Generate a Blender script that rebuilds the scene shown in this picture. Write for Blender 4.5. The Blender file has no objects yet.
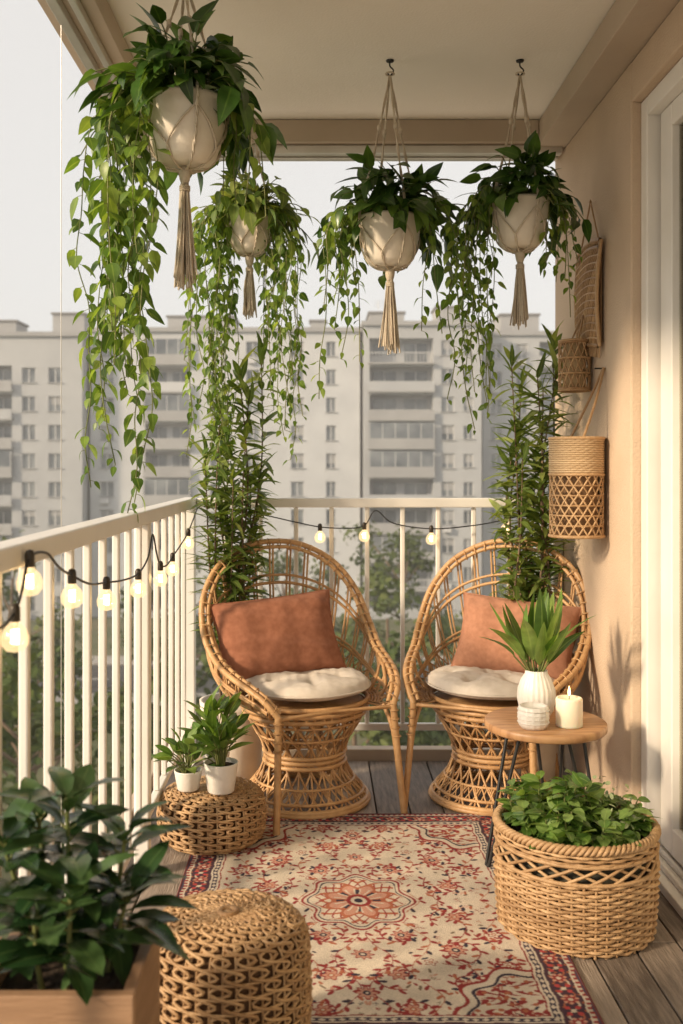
import bpy, math, random
import numpy as np
from mathutils import Vector, Matrix
random.seed(7); rng=np.random.default_rng(7)
U=rng.uniform
scene=bpy.context.scene
UP=np.array([0,0,1.0])

# ---------------------------------------------------------------- helpers
def nrm(a):
    a=np.asarray(a,float); l=np.linalg.norm(a)
    return a/l if l>1e-9 else np.array([0,0,1.0])

class MB:
    def __init__(s): s.v=[];s.f=[];s.m=[];s.r=[];s.u=[];s.n=0
    def add(s,v,f,mat=0,rnd=None,u=None):
        v=np.asarray(v,float); n=len(v)
        s.v.append(v)
        f=[tuple(int(i)+s.n for i in q) for q in f] if not isinstance(f,np.ndarray) else (f+s.n).tolist()
        s.f.extend(f); s.m.extend([mat]*len(f))
        if rnd is None: rnd=U()
        s.r.append(np.full(n,rnd) if np.isscalar(rnd) else rnd)
        s.u.append(np.zeros(n) if u is None else u)
        s.n+=n
    def build(s,name,mats,parent=None,smooth=True,bevel=0,loc=None,rotz=0):
        me=bpy.data.meshes.new(name)
        V=np.concatenate(s.v)
        me.from_pydata(V.tolist(),[],s.f)
        for m in mats: me.materials.append(m)
        me.polygons.foreach_set('material_index',np.array(s.m,dtype=np.int32))
        me.polygons.foreach_set('use_smooth',np.full(len(s.f),smooth))
        a=me.attributes.new('rnd','FLOAT','POINT'); a.data.foreach_set('value',np.concatenate(s.r).astype(np.float32))
        a=me.attributes.new('lu','FLOAT','POINT'); a.data.foreach_set('value',np.concatenate(s.u).astype(np.float32))
        me.update()
        ob=bpy.data.objects.new(name,me); scene.collection.objects.link(ob)
        if parent: ob.parent=parent
        if loc is not None: ob.location=loc
        ob.rotation_euler[2]=rotz
        if bevel:
            b=ob.modifiers.new('Bevel','BEVEL'); b.width=bevel; b.segments=2; b.limit_method='ANGLE'
        return ob

def empty(name,loc=(0,0,0),rotz=0):
    e=bpy.data.objects.new(name,None); scene.collection.objects.link(e)
    e.location=loc; e.rotation_euler[2]=rotz; e.empty_display_size=.1
    return e

def catmull(P,n,closed=False):
    P=np.asarray(P,float)
    Q=np.vstack([P[-1],P,P[0],P[1]]) if closed else np.vstack([2*P[0]-P[1],P,2*P[-1]-P[-2]])
    k=len(P) if closed else len(P)-1
    ts=np.linspace(0,k,n,endpoint=not closed); out=[]
    for t in ts:
        i=min(int(t),k-1); x=t-i
        a,b,c,d=Q[i],Q[i+1],Q[i+2],Q[i+3]
        out.append(.5*((2*b)+(-a+c)*x+(2*a-5*b+4*c-d)*x*x+(-a+3*b-3*c+d)*x**3))
    return np.array(out)

def resample(P,n):
    d=np.r_[0,np.cumsum(np.linalg.norm(np.diff(P,axis=0),axis=1))]
    t=np.linspace(0,d[-1],n)
    return np.stack([np.interp(t,d,P[:,i]) for i in range(3)],1)

def tube(mb,P,r,seg=6,mat=0,rnd=None,closed=False):
    P=np.asarray(P,float); n=len(P)
    if closed: T=np.roll(P,-1,0)-np.roll(P,1,0)
    else: T=np.gradient(P,axis=0)
    T/= (np.linalg.norm(T,axis=1)[:,None]+1e-12)
    ref=np.array([0,0,1.0]) if abs(T[0][2])<.9 else np.array([1.0,0,0])
    a=np.cross(T[0],ref); a/=np.linalg.norm(a)
    A=np.empty((n,3)); A[0]=a
    for i in range(1,n):
        a=a-T[i]*(a@T[i]); l=math.sqrt(a@a)
        if l<1e-6: a=np.cross(T[i],[1,0,0.1]); l=np.linalg.norm(a)
        a=a/l; A[i]=a
    B=np.cross(T,A)
    R=np.full(n,r) if np.isscalar(r) else np.asarray(r)
    th=np.arange(seg)*2*math.pi/seg
    V=(P[:,None,:]+R[:,None,None]*(A[:,None,:]*np.cos(th)[None,:,None]+B[:,None,:]*np.sin(th)[None,:,None])).reshape(-1,3)
    m=n if closed else n-1
    i=np.arange(m)[:,None]; j=np.arange(seg)[None,:]
    i2=(i+1)%n; j2=(j+1)%seg
    F=np.stack([i*seg+j,i*seg+j2,i2*seg+j2,i2*seg+j],-1).reshape(-1,4)
    if closed:
        k=int(np.argmin(np.linalg.norm(V[(n-1)*seg:(n-1)*seg+seg]-V[0],axis=1)))
        L=F.reshape(m,seg,4)
        jj=np.arange(seg)
        L[-1]=np.stack([(n-1)*seg+(jj+k)%seg,(n-1)*seg+(jj+k+1)%seg,(jj+1)%seg,jj],-1)
        F=L.reshape(-1,4)
    mb.add(V,F,mat,rnd)

def ring(mb,c,r,z,rad,seg=5,n=48,mat=0,ry=None,rnd=None):
    th=np.arange(n)*2*math.pi/n
    ry=r if ry is None else ry
    tube(mb,np.stack([c[0]+r*np.cos(th),c[1]+ry*np.sin(th),np.full(n,z)],1),rad,seg,mat,rnd,True)

def lathe(mb,prof,c=(0,0,0),seg=48,mat=0,rnd=.5,rib=0,ribn=0):
    prof=np.asarray(prof,float); n=len(prof); th=np.arange(seg)*2*math.pi/seg
    rr=prof[:,0][:,None]*(1+rib*np.cos(ribn*th)[None,:])
    V=np.stack([c[0]+rr*np.cos(th),c[1]+rr*np.sin(th),c[2]+np.repeat(prof[:,1][:,None],seg,1)],-1).reshape(-1,3)
    i=np.arange(n-1)[:,None]; j=np.arange(seg)[None,:]; j2=(j+1)%seg
    F=np.stack([i*seg+j,i*seg+j2,(i+1)*seg+j2,(i+1)*seg+j],-1).reshape(-1,4)
    mb.add(V,F,mat,rnd)

def box(mb,x0,x1,y0,y1,z0,z1,mat=0,rnd=None):
    v=[(x,y,z) for x in(x0,x1) for y in(y0,y1) for z in(z0,z1)]
    mb.add(v,[(0,1,3,2),(4,6,7,5),(0,4,5,1),(2,3,7,6),(0,2,6,4),(1,5,7,3)],mat,rnd)

SH={'heart':[.12,.8,1,.78,.36,.02],'oval':[.1,.6,.95,.98,.6,.03],'lance':[.15,.7,1,.85,.45,.02]}
class Leaves:
    def __init__(s): s.d=[]
    def add(s,p,d,n,L,W,bend=.4,fold=.2,rnd=None):
        d=nrm(d); n=np.asarray(n,float); n=n-d*(n@d)
        if np.linalg.norm(n)<1e-3: n=np.cross(d,[1,0.3,0])
        n=nrm(n)
        s.d.append((p,d,n,L,W,bend,fold,U() if rnd is None else rnd))
    def flush(s,mb,shape='oval',mat=0):
        if not s.d: return
        P=np.array([x[0] for x in s.d]);D=np.array([x[1] for x in s.d]);N=np.array([x[2] for x in s.d])
        L,W,B,Fo,R=[np.array([x[i] for x in s.d]) for i in range(3,8)]
        S=np.cross(D,N); t=np.array([0,.12,.35,.6,.84,1]); w=np.array(SH[shape])
        k=len(P)
        C=P[:,None]+L[:,None,None]*(t[None,:,None]*D[:,None]-(B[:,None]*t[None]**2/2)[:,:,None]*N[:,None])
        ww=(W[:,None]*.5*w[None])[:,:,None]
        E=Fo[:,None,None]*ww*N[:,None]
        V=np.stack([C-S[:,None]*ww+E,C,C+S[:,None]*ww+E],2).reshape(-1,3)
        base=np.arange(k)*18
        F=[]
        for i in range(5):
            for j in range(2):
                a=i*3+j; F.append([a,a+1,a+4,a+3])
        F=(base[:,None,None]+np.array(F)[None]).reshape(-1,4)
        mb.add(V,F,mat,np.repeat(R,18),np.tile(np.array([-1,0,1.0]),k*6))
        s.d=[]

# ---------------------------------------------------------------- materials
def mat(name,base=(.5,.5,.5),rough=.6,spec=None,base2=None,nscale=6,nstr=1.0,bump=0,bscale=80,stretch=None,metal=0,useRnd=False,detail=4):
    m=bpy.data.materials.new(name); m.use_nodes=True; nt=m.node_tree; N=nt.nodes; Lk=nt.links
    p=N['Principled BSDF']; p.inputs['Roughness'].default_value=rough; p.inputs['Metallic'].default_value=metal
    if spec is not None: p.inputs['Specular IOR Level'].default_value=spec
    p.inputs['Base Color'].default_value=(*base,1)
    tc=N.new('ShaderNodeTexCoord'); mp=N.new('ShaderNodeMapping'); Lk.new(tc.outputs['Object'],mp.inputs[0])
    if stretch: mp.inputs['Scale'].default_value=stretch
    if base2 is not None:
        no=N.new('ShaderNodeTexNoise'); no.inputs['Scale'].default_value=nscale; no.inputs['Detail'].default_value=detail
        Lk.new(mp.outputs[0],no.inputs['Vector'])
        fac=no.outputs['Fac']
        if useRnd:
            at=N.new('ShaderNodeAttribute'); at.attribute_name='rnd'
            mm=N.new('ShaderNodeMath'); mm.operation='MULTIPLY_ADD'; mm.inputs[1].default_value=.75
            s2=N.new('ShaderNodeMath'); s2.operation='MULTIPLY_ADD'; s2.inputs[1].default_value=nstr; s2.inputs[2].default_value=-.5*nstr+.12
            Lk.new(fac,s2.inputs[0]); Lk.new(at.outputs['Fac'],mm.inputs[0]); Lk.new(s2.outputs[0],mm.inputs[2]); fac=mm.outputs[0]
        cr=N.new('ShaderNodeValToRGB'); cr.color_ramp.elements[0].color=(*base,1); cr.color_ramp.elements[1].color=(*base2,1)
        if not useRnd:
            cr.color_ramp.elements[0].position=.35; cr.color_ramp.elements[1].position=.65
        Lk.new(fac,cr.inputs[0]); Lk.new(cr.outputs[0],p.inputs['Base Color'])
    if bump:
        n2=N.new('ShaderNodeTexNoise'); n2.inputs['Scale'].default_value=bscale; n2.inputs['Detail'].default_value=5
        Lk.new(mp.outputs[0],n2.inputs['Vector'])
        b=N.new('ShaderNodeBump'); b.inputs['Strength'].default_value=bump; b.inputs['Distance'].default_value=.01
        Lk.new(n2.outputs['Fac'],b.inputs['Height']); Lk.new(b.outputs[0],p.inputs['Normal'])
    return m

def leafmat(name,c1,c2,c3,rough=.35,trans=.3,spec=.5):
    m=bpy.data.materials.new(name); m.use_nodes=True; nt=m.node_tree; N=nt.nodes; Lk=nt.links
    p=N['Principled BSDF']; p.inputs['Roughness'].default_value=rough; p.inputs['Specular IOR Level'].default_value=spec
    at=N.new('ShaderNodeAttribute'); at.attribute_name='rnd'
    cr=N.new('ShaderNodeValToRGB'); e=cr.color_ramp.elements
    e[0].color=(*c1,1); e[1].color=(*c3,1); x=e.new(.55); x.color=(*c2,1)
    Lk.new(at.outputs['Fac'],cr.inputs[0])
    lu=N.new('ShaderNodeAttribute'); lu.attribute_name='lu'
    ab=N.new('ShaderNodeMath'); ab.operation='ABSOLUTE'; Lk.new(lu.outputs['Fac'],ab.inputs[0])
    mr=N.new('ShaderNodeMapRange'); mr.inputs[1].default_value=.0; mr.inputs[2].default_value=.14; mr.inputs[3].default_value=.45; mr.inputs[4].default_value=0
    Lk.new(ab.outputs[0],mr.inputs[0])
    tc=N.new('ShaderNodeTexCoord'); no=N.new('ShaderNodeTexNoise'); no.inputs['Scale'].default_value=25; Lk.new(tc.outputs['Object'],no.inputs['Vector'])
    hs=N.new('ShaderNodeHueSaturation'); v=N.new('ShaderNodeMapRange'); v.inputs[1].default_value=.3; v.inputs[2].default_value=.7; v.inputs[3].default_value=.75; v.inputs[4].default_value=1.25
    Lk.new(no.outputs['Fac'],v.inputs[0]); Lk.new(v.outputs[0],hs.inputs['Value']); Lk.new(cr.outputs[0],hs.inputs['Color'])
    mx=N.new('ShaderNodeMixRGB'); mx.inputs[2].default_value=(c3[0]*1.5,c3[1]*1.4,c3[2]*1.4,1)
    Lk.new(mr.outputs[0],mx.inputs[0]); Lk.new(hs.outputs[0],mx.inputs[1]); Lk.new(mx.outputs[0],p.inputs['Base Color'])
    tr=N.new('ShaderNodeBsdfTranslucent'); g=N.new('ShaderNodeMixRGB'); g.blend_type='MULTIPLY'; g.inputs[0].default_value=1; g.inputs[2].default_value=(2.2,2.0,.9,1)
    Lk.new(mx.outputs[0],g.inputs[1]); Lk.new(g.outputs[0],tr.inputs[0])
    ms=N.new('ShaderNodeMixShader'); ms.inputs[0].default_value=trans
    Lk.new(p.outputs[0],ms.inputs[1]); Lk.new(tr.outputs[0],ms.inputs[2]); Lk.new(ms.outputs[0],N['Material Output'].inputs[0])
    return m

def emis(name,col,st):
    m=bpy.data.materials.new(name); m.use_nodes=True; N=m.node_tree.nodes; N.remove(N['Principled BSDF'])
    e=N.new('ShaderNodeEmission'); e.inputs[0].default_value=(*col,1); e.inputs[1].default_value=st
    m.node_tree.links.new(e.outputs[0],N['Material Output'].inputs[0]); return m

M_rattan=mat('rattan',(.35,.18,.072),.42,base2=(.66,.41,.195),nscale=30,nstr=1,useRnd=True,bump=.25,bscale=120)
M_rattan_l=mat('wicker_light',(.31,.175,.078),.55,base2=(.58,.38,.20),nscale=40,nstr=1,useRnd=True,bump=.3,bscale=150)
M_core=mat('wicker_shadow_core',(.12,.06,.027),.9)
M_rope=mat('cotton_rope',(.52,.43,.33),.9,base2=(.72,.63,.50),nscale=150,useRnd=True,bump=.5,bscale=300)
M_pot=mat('cream_ceramic',(.70,.62,.52),.45,base2=(.78,.71,.61),nscale=12,bump=.08,bscale=60)
M_white=mat('white_ceramic',(.74,.71,.66),.35,base2=(.8,.77,.72),nscale=20,bump=.1,bscale=80)
M_soil=mat('soil',(.03,.02,.012),.95,base2=(.07,.045,.03),nscale=60,bump=1,bscale=90)
M_stem=mat('green_stem',(.10,.14,.03),.6,base2=(.2,.2,.07),nscale=20,useRnd=True)
M_bark=mat('bark',(.10,.065,.04),.9,base2=(.2,.14,.09),nscale=30,bump=.6,bscale=60)
M_paint=mat('white_metal_paint',(.75,.72,.67),.38,base2=(.81,.78,.73),nscale=5,bump=.05,bscale=40)
M_wall=mat('stucco_wall',(.54,.41,.295),.9,base2=(.60,.465,.34),nscale=3,bump=.35,bscale=160)
M_ceil=mat('ceiling_plaster',(.82,.77,.69),.9,base2=(.86,.81,.73),nscale=2,bump=.15,bscale=120)
M_beam=mat('taupe_beam',(.46,.37,.285),.7,base2=(.52,.425,.33),nscale=3,bump=.1,bscale=90)
M_alu=mat('aluminium_track',(.62,.60,.56),.35,metal=.6,base2=(.7,.68,.64),nscale=8)
M_deck=mat('weathered_deck',(.11,.085,.068),.6,base2=(.35,.285,.23),nscale=14,nstr=1.5,useRnd=True,stretch=(6,.6,6),bump=.5,bscale=40,detail=8)
M_wood=mat('table_wood',(.38,.19,.085),.4,base2=(.56,.32,.155),nscale=9,stretch=(1,7,1),bump=.1,bscale=30,detail=7)
M_boxwood=mat('planter_wood',(.22,.125,.07),.55,base2=(.38,.235,.14),nscale=8,nstr=1.4,useRnd=True,stretch=(1.2,1.2,9),bump=.2,bscale=30,detail=7)
M_black=mat('black_metal',(.02,.02,.02),.4)
M_wire=mat('black_cable',(.012,.012,.012),.5)
M_brass=mat('brass_socket',(.05,.04,.03),.4,metal=.3)
M_cush=mat('linen_cushion',(.62,.55,.47),.95,base2=(.70,.63,.55),nscale=30,bump=.5,bscale=500)
M_terra=mat('terracotta_linen',(.30,.115,.062),.92,base2=(.38,.155,.088),nscale=50,bump=.6,bscale=500)
M_terra2=mat('peach_terracotta_linen',(.42,.195,.115),.92,base2=(.51,.245,.15),nscale=50,bump=.6,bscale=500)
M_candle=mat('candle_wax',(.85,.78,.62),.5); M_candle.node_tree.nodes['Principled BSDF'].inputs['Subsurface Weight'].default_value=.4
M_flame=emis('flame',(1,.55,.18),12)
M_fil=emis('filament',(1,.62,.25),24)
L_dark=leafmat('pothos_leaf',(.018,.048,.010),(.043,.10,.018),(.095,.175,.035),rough=.3,trans=.22)
L_vine=leafmat('vine_leaf',(.05,.105,.02),(.115,.20,.035),(.23,.32,.07),rough=.4,trans=.42)
L_lance=leafmat('lance_leaf',(.06,.105,.025),(.13,.195,.045),(.25,.30,.09),rough=.45,trans=.38)
L_ficus=leafmat('ficus_leaf',(.014,.042,.014),(.032,.075,.024),(.07,.13,.045),rough=.27,trans=.15,spec=.6)
L_fresh=leafmat('fresh_leaf',(.05,.11,.02),(.115,.21,.04),(.24,.35,.10),rough=.38,trans=.3)

m=bpy.data.materials.new('bulb_glass'); m.use_nodes=True; N=m.node_tree.nodes; Lk=m.node_tree.links; N.remove(N['Principled BSDF'])
tr=N.new('ShaderNodeBsdfTransparent'); gl=N.new('ShaderNodeBsdfGlossy'); gl.inputs['Roughness'].default_value=.05
em=N.new('ShaderNodeEmission'); em.inputs[0].default_value=(1,.68,.33,1); em.inputs[1].default_value=2.0
a=N.new('ShaderNodeMixShader'); a.inputs[0].default_value=.15; Lk.new(tr.outputs[0],a.inputs[1]); Lk.new(gl.outputs[0],a.inputs[2])
b=N.new('ShaderNodeMixShader'); b.inputs[0].default_value=.36; Lk.new(a.outputs[0],b.inputs[1]); Lk.new(em.outputs[0],b.inputs[2])
Lk.new(b.outputs[0],N['Material Output'].inputs[0]); M_bulb=m
m=bpy.data.materials.new('door_glass'); m.use_nodes=True; N=m.node_tree.nodes; Lk=m.node_tree.links; N.remove(N['Principled BSDF'])
tr=N.new('ShaderNodeBsdfTransparent'); tr.inputs[0].default_value=(.9,.9,.86,1); gl=N.new('ShaderNodeBsdfGlossy'); gl.inputs['Roughness'].default_value=.02; gl.inputs[0].default_value=(.6,.58,.54,1)
fr=N.new('ShaderNodeFresnel'); fr.inputs[0].default_value=1.35
a=N.new('ShaderNodeMixShader'); Lk.new(fr.outputs[0],a.inputs[0]); Lk.new(tr.outputs[0],a.inputs[1]); Lk.new(gl.outputs[0],a.inputs[2]); Lk.new(a.outputs[0],N['Material Output'].inputs[0]); M_glass=m

RX=-.52; WX=.97; BY=4.0
# ---------------------------------------------------------------- balcony structure
mb=MB(); x=-.62
while x<1.12:
    y=-1.5; off=U(.6,2.6)
    cuts=[-1.5,-1.5+off,min(-1.5+off+2.4,4.06),4.06]
    for a,b in zip(cuts[:-1],cuts[1:]):
        if b-a>.05: box(mb,x,x+.112,a+.0015,b-.0015,-.03,0,0)
    x+=.117
floor=mb.build('deck_floor',[M_deck],smooth=False,bevel=.003)
mb=MB(); box(mb,-.66,1.4,-1.5,4.12,-.25,-.034); 
box(mb,-.66,1.4,4.062,4.12,-.03,.045); box(mb,-.66,-.625,-1.5,4.06,-.03,.045)
mb.build('balcony_slab',[M_beam],smooth=False,bevel=.004)
mb=MB(); box(mb,-.78,1.4,-1.5,4.15,2.56,2.8,0)
box(mb,-.78,.86,3.93,4.15,2.47,2.56-.002,1); box(mb,-.78,.96,3.96,4.0,2.435,2.468,2); box(mb,-.78,.96,4.03,4.07,2.435,2.468,2)
box(mb,.862,WX+.3,-1.5,4.14,2.46,2.557,1)
box(mb,-.78,-.62,-1.5,3.928,2.48,2.557,1); box(mb,-.74,-.71,-1.5,3.92,2.45,2.478,2); box(mb,-.68,-.66,-1.5,3.92,2.45,2.478,2)
mb.build('balcony_ceiling',[M_ceil,M_beam,M_alu],smooth=False,bevel=.003)
mb=MB(); box(mb,WX,1.4,3.12,4.13,-.03,2.458); box(mb,WX+.001,1.4,-1.5,3.118,2.33,2.457)
mb.build('side_wall',[M_wall],smooth=False,bevel=.006)
# sliding door
door=empty('sliding_door')
mb=MB()
box(mb,1.0,1.12,3.06,3.117,.0,2.328); box(mb,1.0,1.12,-1.5,3.058,2.27,2.328)
box(mb,1.035,1.085,2.945,3.04,.05,2.268); box(mb,1.035,1.085,-1.4,2.943,.05,.13); box(mb,1.035,1.085,-1.4,2.943,2.2,2.268)
box(mb,1.037,1.083,1.75,1.83,.131,2.2)
mb.build('door_frame',[M_paint],door,smooth=False,bevel=.004)
mb=MB(); box(mb,.955,1.16,-1.5,3.117,.002,.03); 
for xx in(.985,1.02,1.10): box(mb,xx,xx+.012,-1.5,3.05,.031,.048)
mb.build('door_track',[M_paint],door,smooth=False,bevel=.003)
mb=MB(); box(mb,1.058,1.062,-1.4,2.944,.13,2.2); mb.build('door_glass_pane',[M_glass],door,smooth=False)
mb=MB(); ys=np.linspace(-1.4,3.1,400); xs=1.22+.025*np.sin(ys*45)+.01*np.sin(ys*17)
V=np.concatenate([np.stack([xs,ys,np.full(400,.03)],1),np.stack([xs,ys,np.full(400,2.3)],1)])
mb.add(V,[(i,i+1,i+401,i+400) for i in range(399)]); mb.build('curtain',[mat('curtain_linen',(.6,.50,.39),.95,base2=(.66,.56,.45),nscale=40)],door)
mb=MB(); box(mb,1.3,1.4,-1.5,3.118,-.03,2.328); mb.build('room_wall',[M_wall],door,smooth=False)

# ---------------------------------------------------------------- railing
mb=MB()
def rbar(x0,x1,y0,y1,z0,z1): box(mb,x0,x1,y0,y1,z0,z1)
rbar(RX-.027,RX+.027,-1.5,BY+.027,1.03,1.07)
rbar(RX+.029,WX-.002,BY-.025,BY+.025,1.031,1.068)
rbar(RX-.012,RX+.012,-1.5,BY-.03,.14,.165); rbar(RX+.03,WX-.002,BY-.012,BY+.012,.14,.168)
y=-1.4
while y<BY-.1:
    rbar(RX-.009,RX+.009,y-.009,y+.009,.166,1.029); y+=.158
x=RX+.14
while x<WX-.05:
    rbar(x-.009,x+.009,BY-.009,BY+.009,.169,1.03); x+=.142
for (px,py) in((RX,BY),(RX,2.93),(RX,1.2)): rbar(px-.022,px+.022,py-.022 if py<BY else BY-.026,py+.022,.001,1.029)
rbar(.95-.02,.968,BY-.022,BY+.022,.001,1.03)
mb.build('balcony_railing',[M_paint],smooth=False,bevel=.004)
mb=MB()
for (px,py) in((-.735,2.84),(-.735,1.5)): tube(mb,[(px,py,-3),(px,py,2.5)],.0012,5)
mb.build('tension_cable',[M_alu])

# ---------------------------------------------------------------- rug
def make_rug():
    x0,x1,y0,y1=-.395,.605,2.06,3.42
    W=x1-x0;L=y1-y0; nx=440;ny=600
    X,Y=np.meshgrid(np.linspace(-W/2,W/2,nx),np.linspace(-L/2,L/2,ny))
    hx,hy=W/2,L/2
    qx=np.abs(X+.002*np.sin(Y*40))+.0015*np.sin(Y*90); qy=np.abs(Y+.0015*np.sin(X*60))
    cream=np.array([.64,.55,.44]);red=np.array([.29,.045,.045]);rust=np.array([.42,.14,.08]);navy=np.array([.05,.04,.06]);pink=np.array([.55,.29,.21]);olive=np.array([.2,.15,.10])
    C=np.zeros((ny,nx,3))+cream
    def S(mask,c): C[mask]=c
    def ell(cx,cy,a,b,rot,c,inner=None):
        dx=qx-cx;dy=qy-cy; ct,st=math.cos(rot),math.sin(rot)
        d=((dx*ct+dy*st)/a)**2+((-dx*st+dy*ct)/b)**2
        S(d<1,c)
        if inner is not None: S(d<.3,inner)
    def ros(cx,cy,r,n,c,c2,c3,ph=0):
        dx=qx-cx;dy=qy-cy; R=np.hypot(dx,dy); A=np.arctan2(dy,dx)
        S(R<r*(.82+.2*np.cos(n*A+ph)),c); S(R<r*(.66+.18*np.cos(n*A+ph)),c2); S(R<r*.34,c3); S(R<r*.16,cream)
    def vine(P,w,c,leaf=None,step=9):
        P=np.asarray(P)
        for i,(px,py) in enumerate(P):
            m=(qx-px)**2+(qy-py)**2<w*w; C[m]=c
        if leaf is not None:
            for i in range(2,len(P)-2,step):
                t=P[i+1]-P[i-1]; a=math.atan2(t[1],t[0]); s=1 if (i//step)%2 else -1
                nx_,ny_=-math.sin(a)*s,math.cos(a)*s
                cc=leaf[(i//step)%len(leaf)]
                ell(P[i][0]+nx_*.010,P[i][1]+ny_*.010,.0115,.0053,a+s*.9,cc)
    def spiral(cx,cy,r0,r1,a0,a1,n=80):
        t=np.linspace(0,1,n); r=r0+(r1-r0)*t; a=a0+(a1-a0)*t
        return np.stack([cx+r*np.cos(a),cy+r*np.sin(a)],1)
    lc=[red,rust,navy,red,red]
    r2=np.random.default_rng(3)
    for _ in range(170):
        cx,cy=r2.uniform(0,.38),r2.uniform(0,.62); c=[red,rust,navy,olive,pink,red][r2.integers(6)]
        if r2.random()<.65: ell(cx,cy,r2.uniform(.006,.012),.0038,r2.uniform(0,3),c)
        else: ros(cx,cy,r2.uniform(.006,.010),5,c,cream,c)
    for (cx,cy,r,a0,s) in [(.10,.20,.075,0,1),(.25,.10,.07,1.5,-1),(.23,.28,.08,3,1),(.08,.40,.07,.5,-1),(.24,.45,.075,2,1),(.10,.56,.05,1,1),(.30,.58,.05,4,-1),(.33,.20,.045,4,1),(.33,.37,.04,1,1)]:
        vine(spiral(cx,cy,r*.25,r,a0,a0+s*5.4),.0023,red,lc,5)
    for k in range(4):
        t=np.linspace(0,.62,160); vine(np.stack([.04+.10*k+.03*np.sin(t*24+k*2),t],1),.0019,rust if k%2 else red,lc,6)
    for (cx,cy,r,n) in [(.10,.20,.028,8),(.25,.10,.026,6),(.23,.28,.031,8),(.08,.40,.026,6),(.24,.45,.030,8),(.10,.55,.024,6),(.31,.57,.02,6),(.335,.2,.02,5),(.16,.34,.018,5),(.34,.36,.02,6),(0,.30,.028,8),(0,.48,.030,8)]:
        ros(cx,cy,r,n,red,pink if r>.023 else cream,navy if n==8 else rust)
    R=np.hypot(qx/.145,qy/.16); A=np.arctan2(qy/.16,qx/.145)
    lob=1+.09*np.cos(8*A)
    S(R<lob*1.03,cream); S((R<lob)&(R>lob*.95),red); S((R<lob*.9)&(R>lob*.87),navy); S(R<lob*.87,cream*.98)
    S((R<lob*.84)&(np.sin(A*16+R*20)>.55),rust); S((R<lob*.8)&(np.sin(A*24-R*26)>.8),red)
    S(R<.60*(1+.14*np.cos(8*A+3.14)),rust); S(R<.53*(1+.14*np.cos(8*A+3.14)),pink)
    S((R<.5)&(R>.2)&(np.cos(8*A)>.35),rust); S((R<.42)&(R>.26)&(np.cos(8*A)>.75),navy); S((R<.47)&(R>.24)&(np.cos(16*A+2)>.8),cream)
    S(R<.23,red); S(R<.15,cream); S(R<.08,navy)
    Dd=np.hypot((.385-qx)/.19,(.575-qy)/.21); Aa=np.arctan2(.575-qy,.385-qx); e=1+.07*np.cos(10*Aa)
    S((Dd<e)&(Dd>e*.95),red); S((Dd<e*.95)&(Dd>e*.8),cream)
    S((Dd<e*.85)&(Dd>e*.81),navy)
    S((Dd<e*.8)&(np.sin(qx*150+6*np.sin(qy*70))>.3)&(np.sin(qy*160)>-.2),red)
    S((Dd<e*.8)&(np.sin(qx*120+1)*np.sin(qy*130+2)>.72),rust)
    d=np.minimum(hx-qx,hy-qy)
    along=np.where(hx-qx<hy-qy,qy,qx)
    bw=.108
    S(d<bw,red*.9); S(d<bw-.004,cream); S(d<bw-.010,navy*1.3)
    S((d<bw-.010)&(d>bw-.024)&(np.abs(((along/.022)%1)-.5)+np.abs(d-(bw-.017))/.014<.42),cream)
    S(d<bw-.024,cream); S(d<bw-.029,navy+np.array([.03,.005,.0]))
    main=(d<bw-.029)&(d>.020)
    cen=.049; per=.092
    ph=((along/per)%1-.5)*per; dd=d-cen; Rr=np.hypot(ph,dd); Aq=np.arctan2(dd,ph)
    w=dd-.017*np.sin(along/per*2*math.pi)
    S(main&(np.abs(w)<.0028),cream*.9)
    S(main&(np.abs(dd+.017*np.sin(along/per*2*math.pi))<.0022),rust)
    S(main&(np.sin(along*190)*np.sin(d*210)>.72),rust*.8)
    S(main&(Rr<.021*(.85+.16*np.cos(7*Aq))),pink); S(main&(Rr<.016*(.85+.2*np.cos(7*Aq+3.1))),red); S(main&(Rr<.006),cream)
    ph2=(((along/per)+.5)%1-.5)*per
    for sx,sy in((0,0),(.012,.012),(-.012,.012),(.012,-.012),(-.012,-.012)):
        S(main&((((ph2-sx)/.0065)**2+((dd-sy)/.0065)**2)<1),cream if sx==0 else red*1.6)
    S(d<.020,cream); S(d<.016,red); S((d<.016)&(d>.007)&(((along/.018)%1)>.5),cream*.9); S(d<.006,navy*1.6)
    nz=np.random.default_rng(5).normal(0,1,(ny,nx,1)); C=np.clip(C*(1+.08*nz),0,1)
    C=(C*2+np.roll(C,1,0)+np.roll(C,1,1))/4
    Z=.007+.0012*np.sin(X*9+1)*np.sin(Y*7)
    V=np.stack([X+(x0+x1)/2,Y+(y0+y1)/2,Z],-1).reshape(-1,3)
    i=np.arange(ny-1)[:,None]*nx; j=np.arange(nx-1)[None]
    F=np.stack([i+j,i+j+1,i+j+nx+1,i+j+nx],-1).reshape(-1,4)
    me=bpy.data.meshes.new('area_rug'); me.vertices.add(nx*ny); me.vertices.foreach_set('co',V.ravel())
    nf=len(F); me.loops.add(nf*4); me.loops.foreach_set('vertex_index',F.ravel().astype(np.int32))
    me.polygons.add(nf); me.polygons.foreach_set('loop_start',np.arange(0,nf*4,4,dtype=np.int32))
    me.update(calc_edges=True)
    ca=me.color_attributes.new('col','FLOAT_COLOR','POINT')
    ca.data.foreach_set('color',np.concatenate([C.reshape(-1,3),np.ones((nx*ny,1))],1).astype(np.float32).ravel())
    m=mat('persian_rug',(.5,.4,.3),.97,spec=.1,bump=.5,bscale=350); N=m.node_tree.nodes; Lk=m.node_tree.links
    at=N.new('ShaderNodeAttribute'); at.attribute_name='col'; no=N.new('ShaderNodeTexNoise'); no.inputs['Scale'].default_value=9
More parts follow.
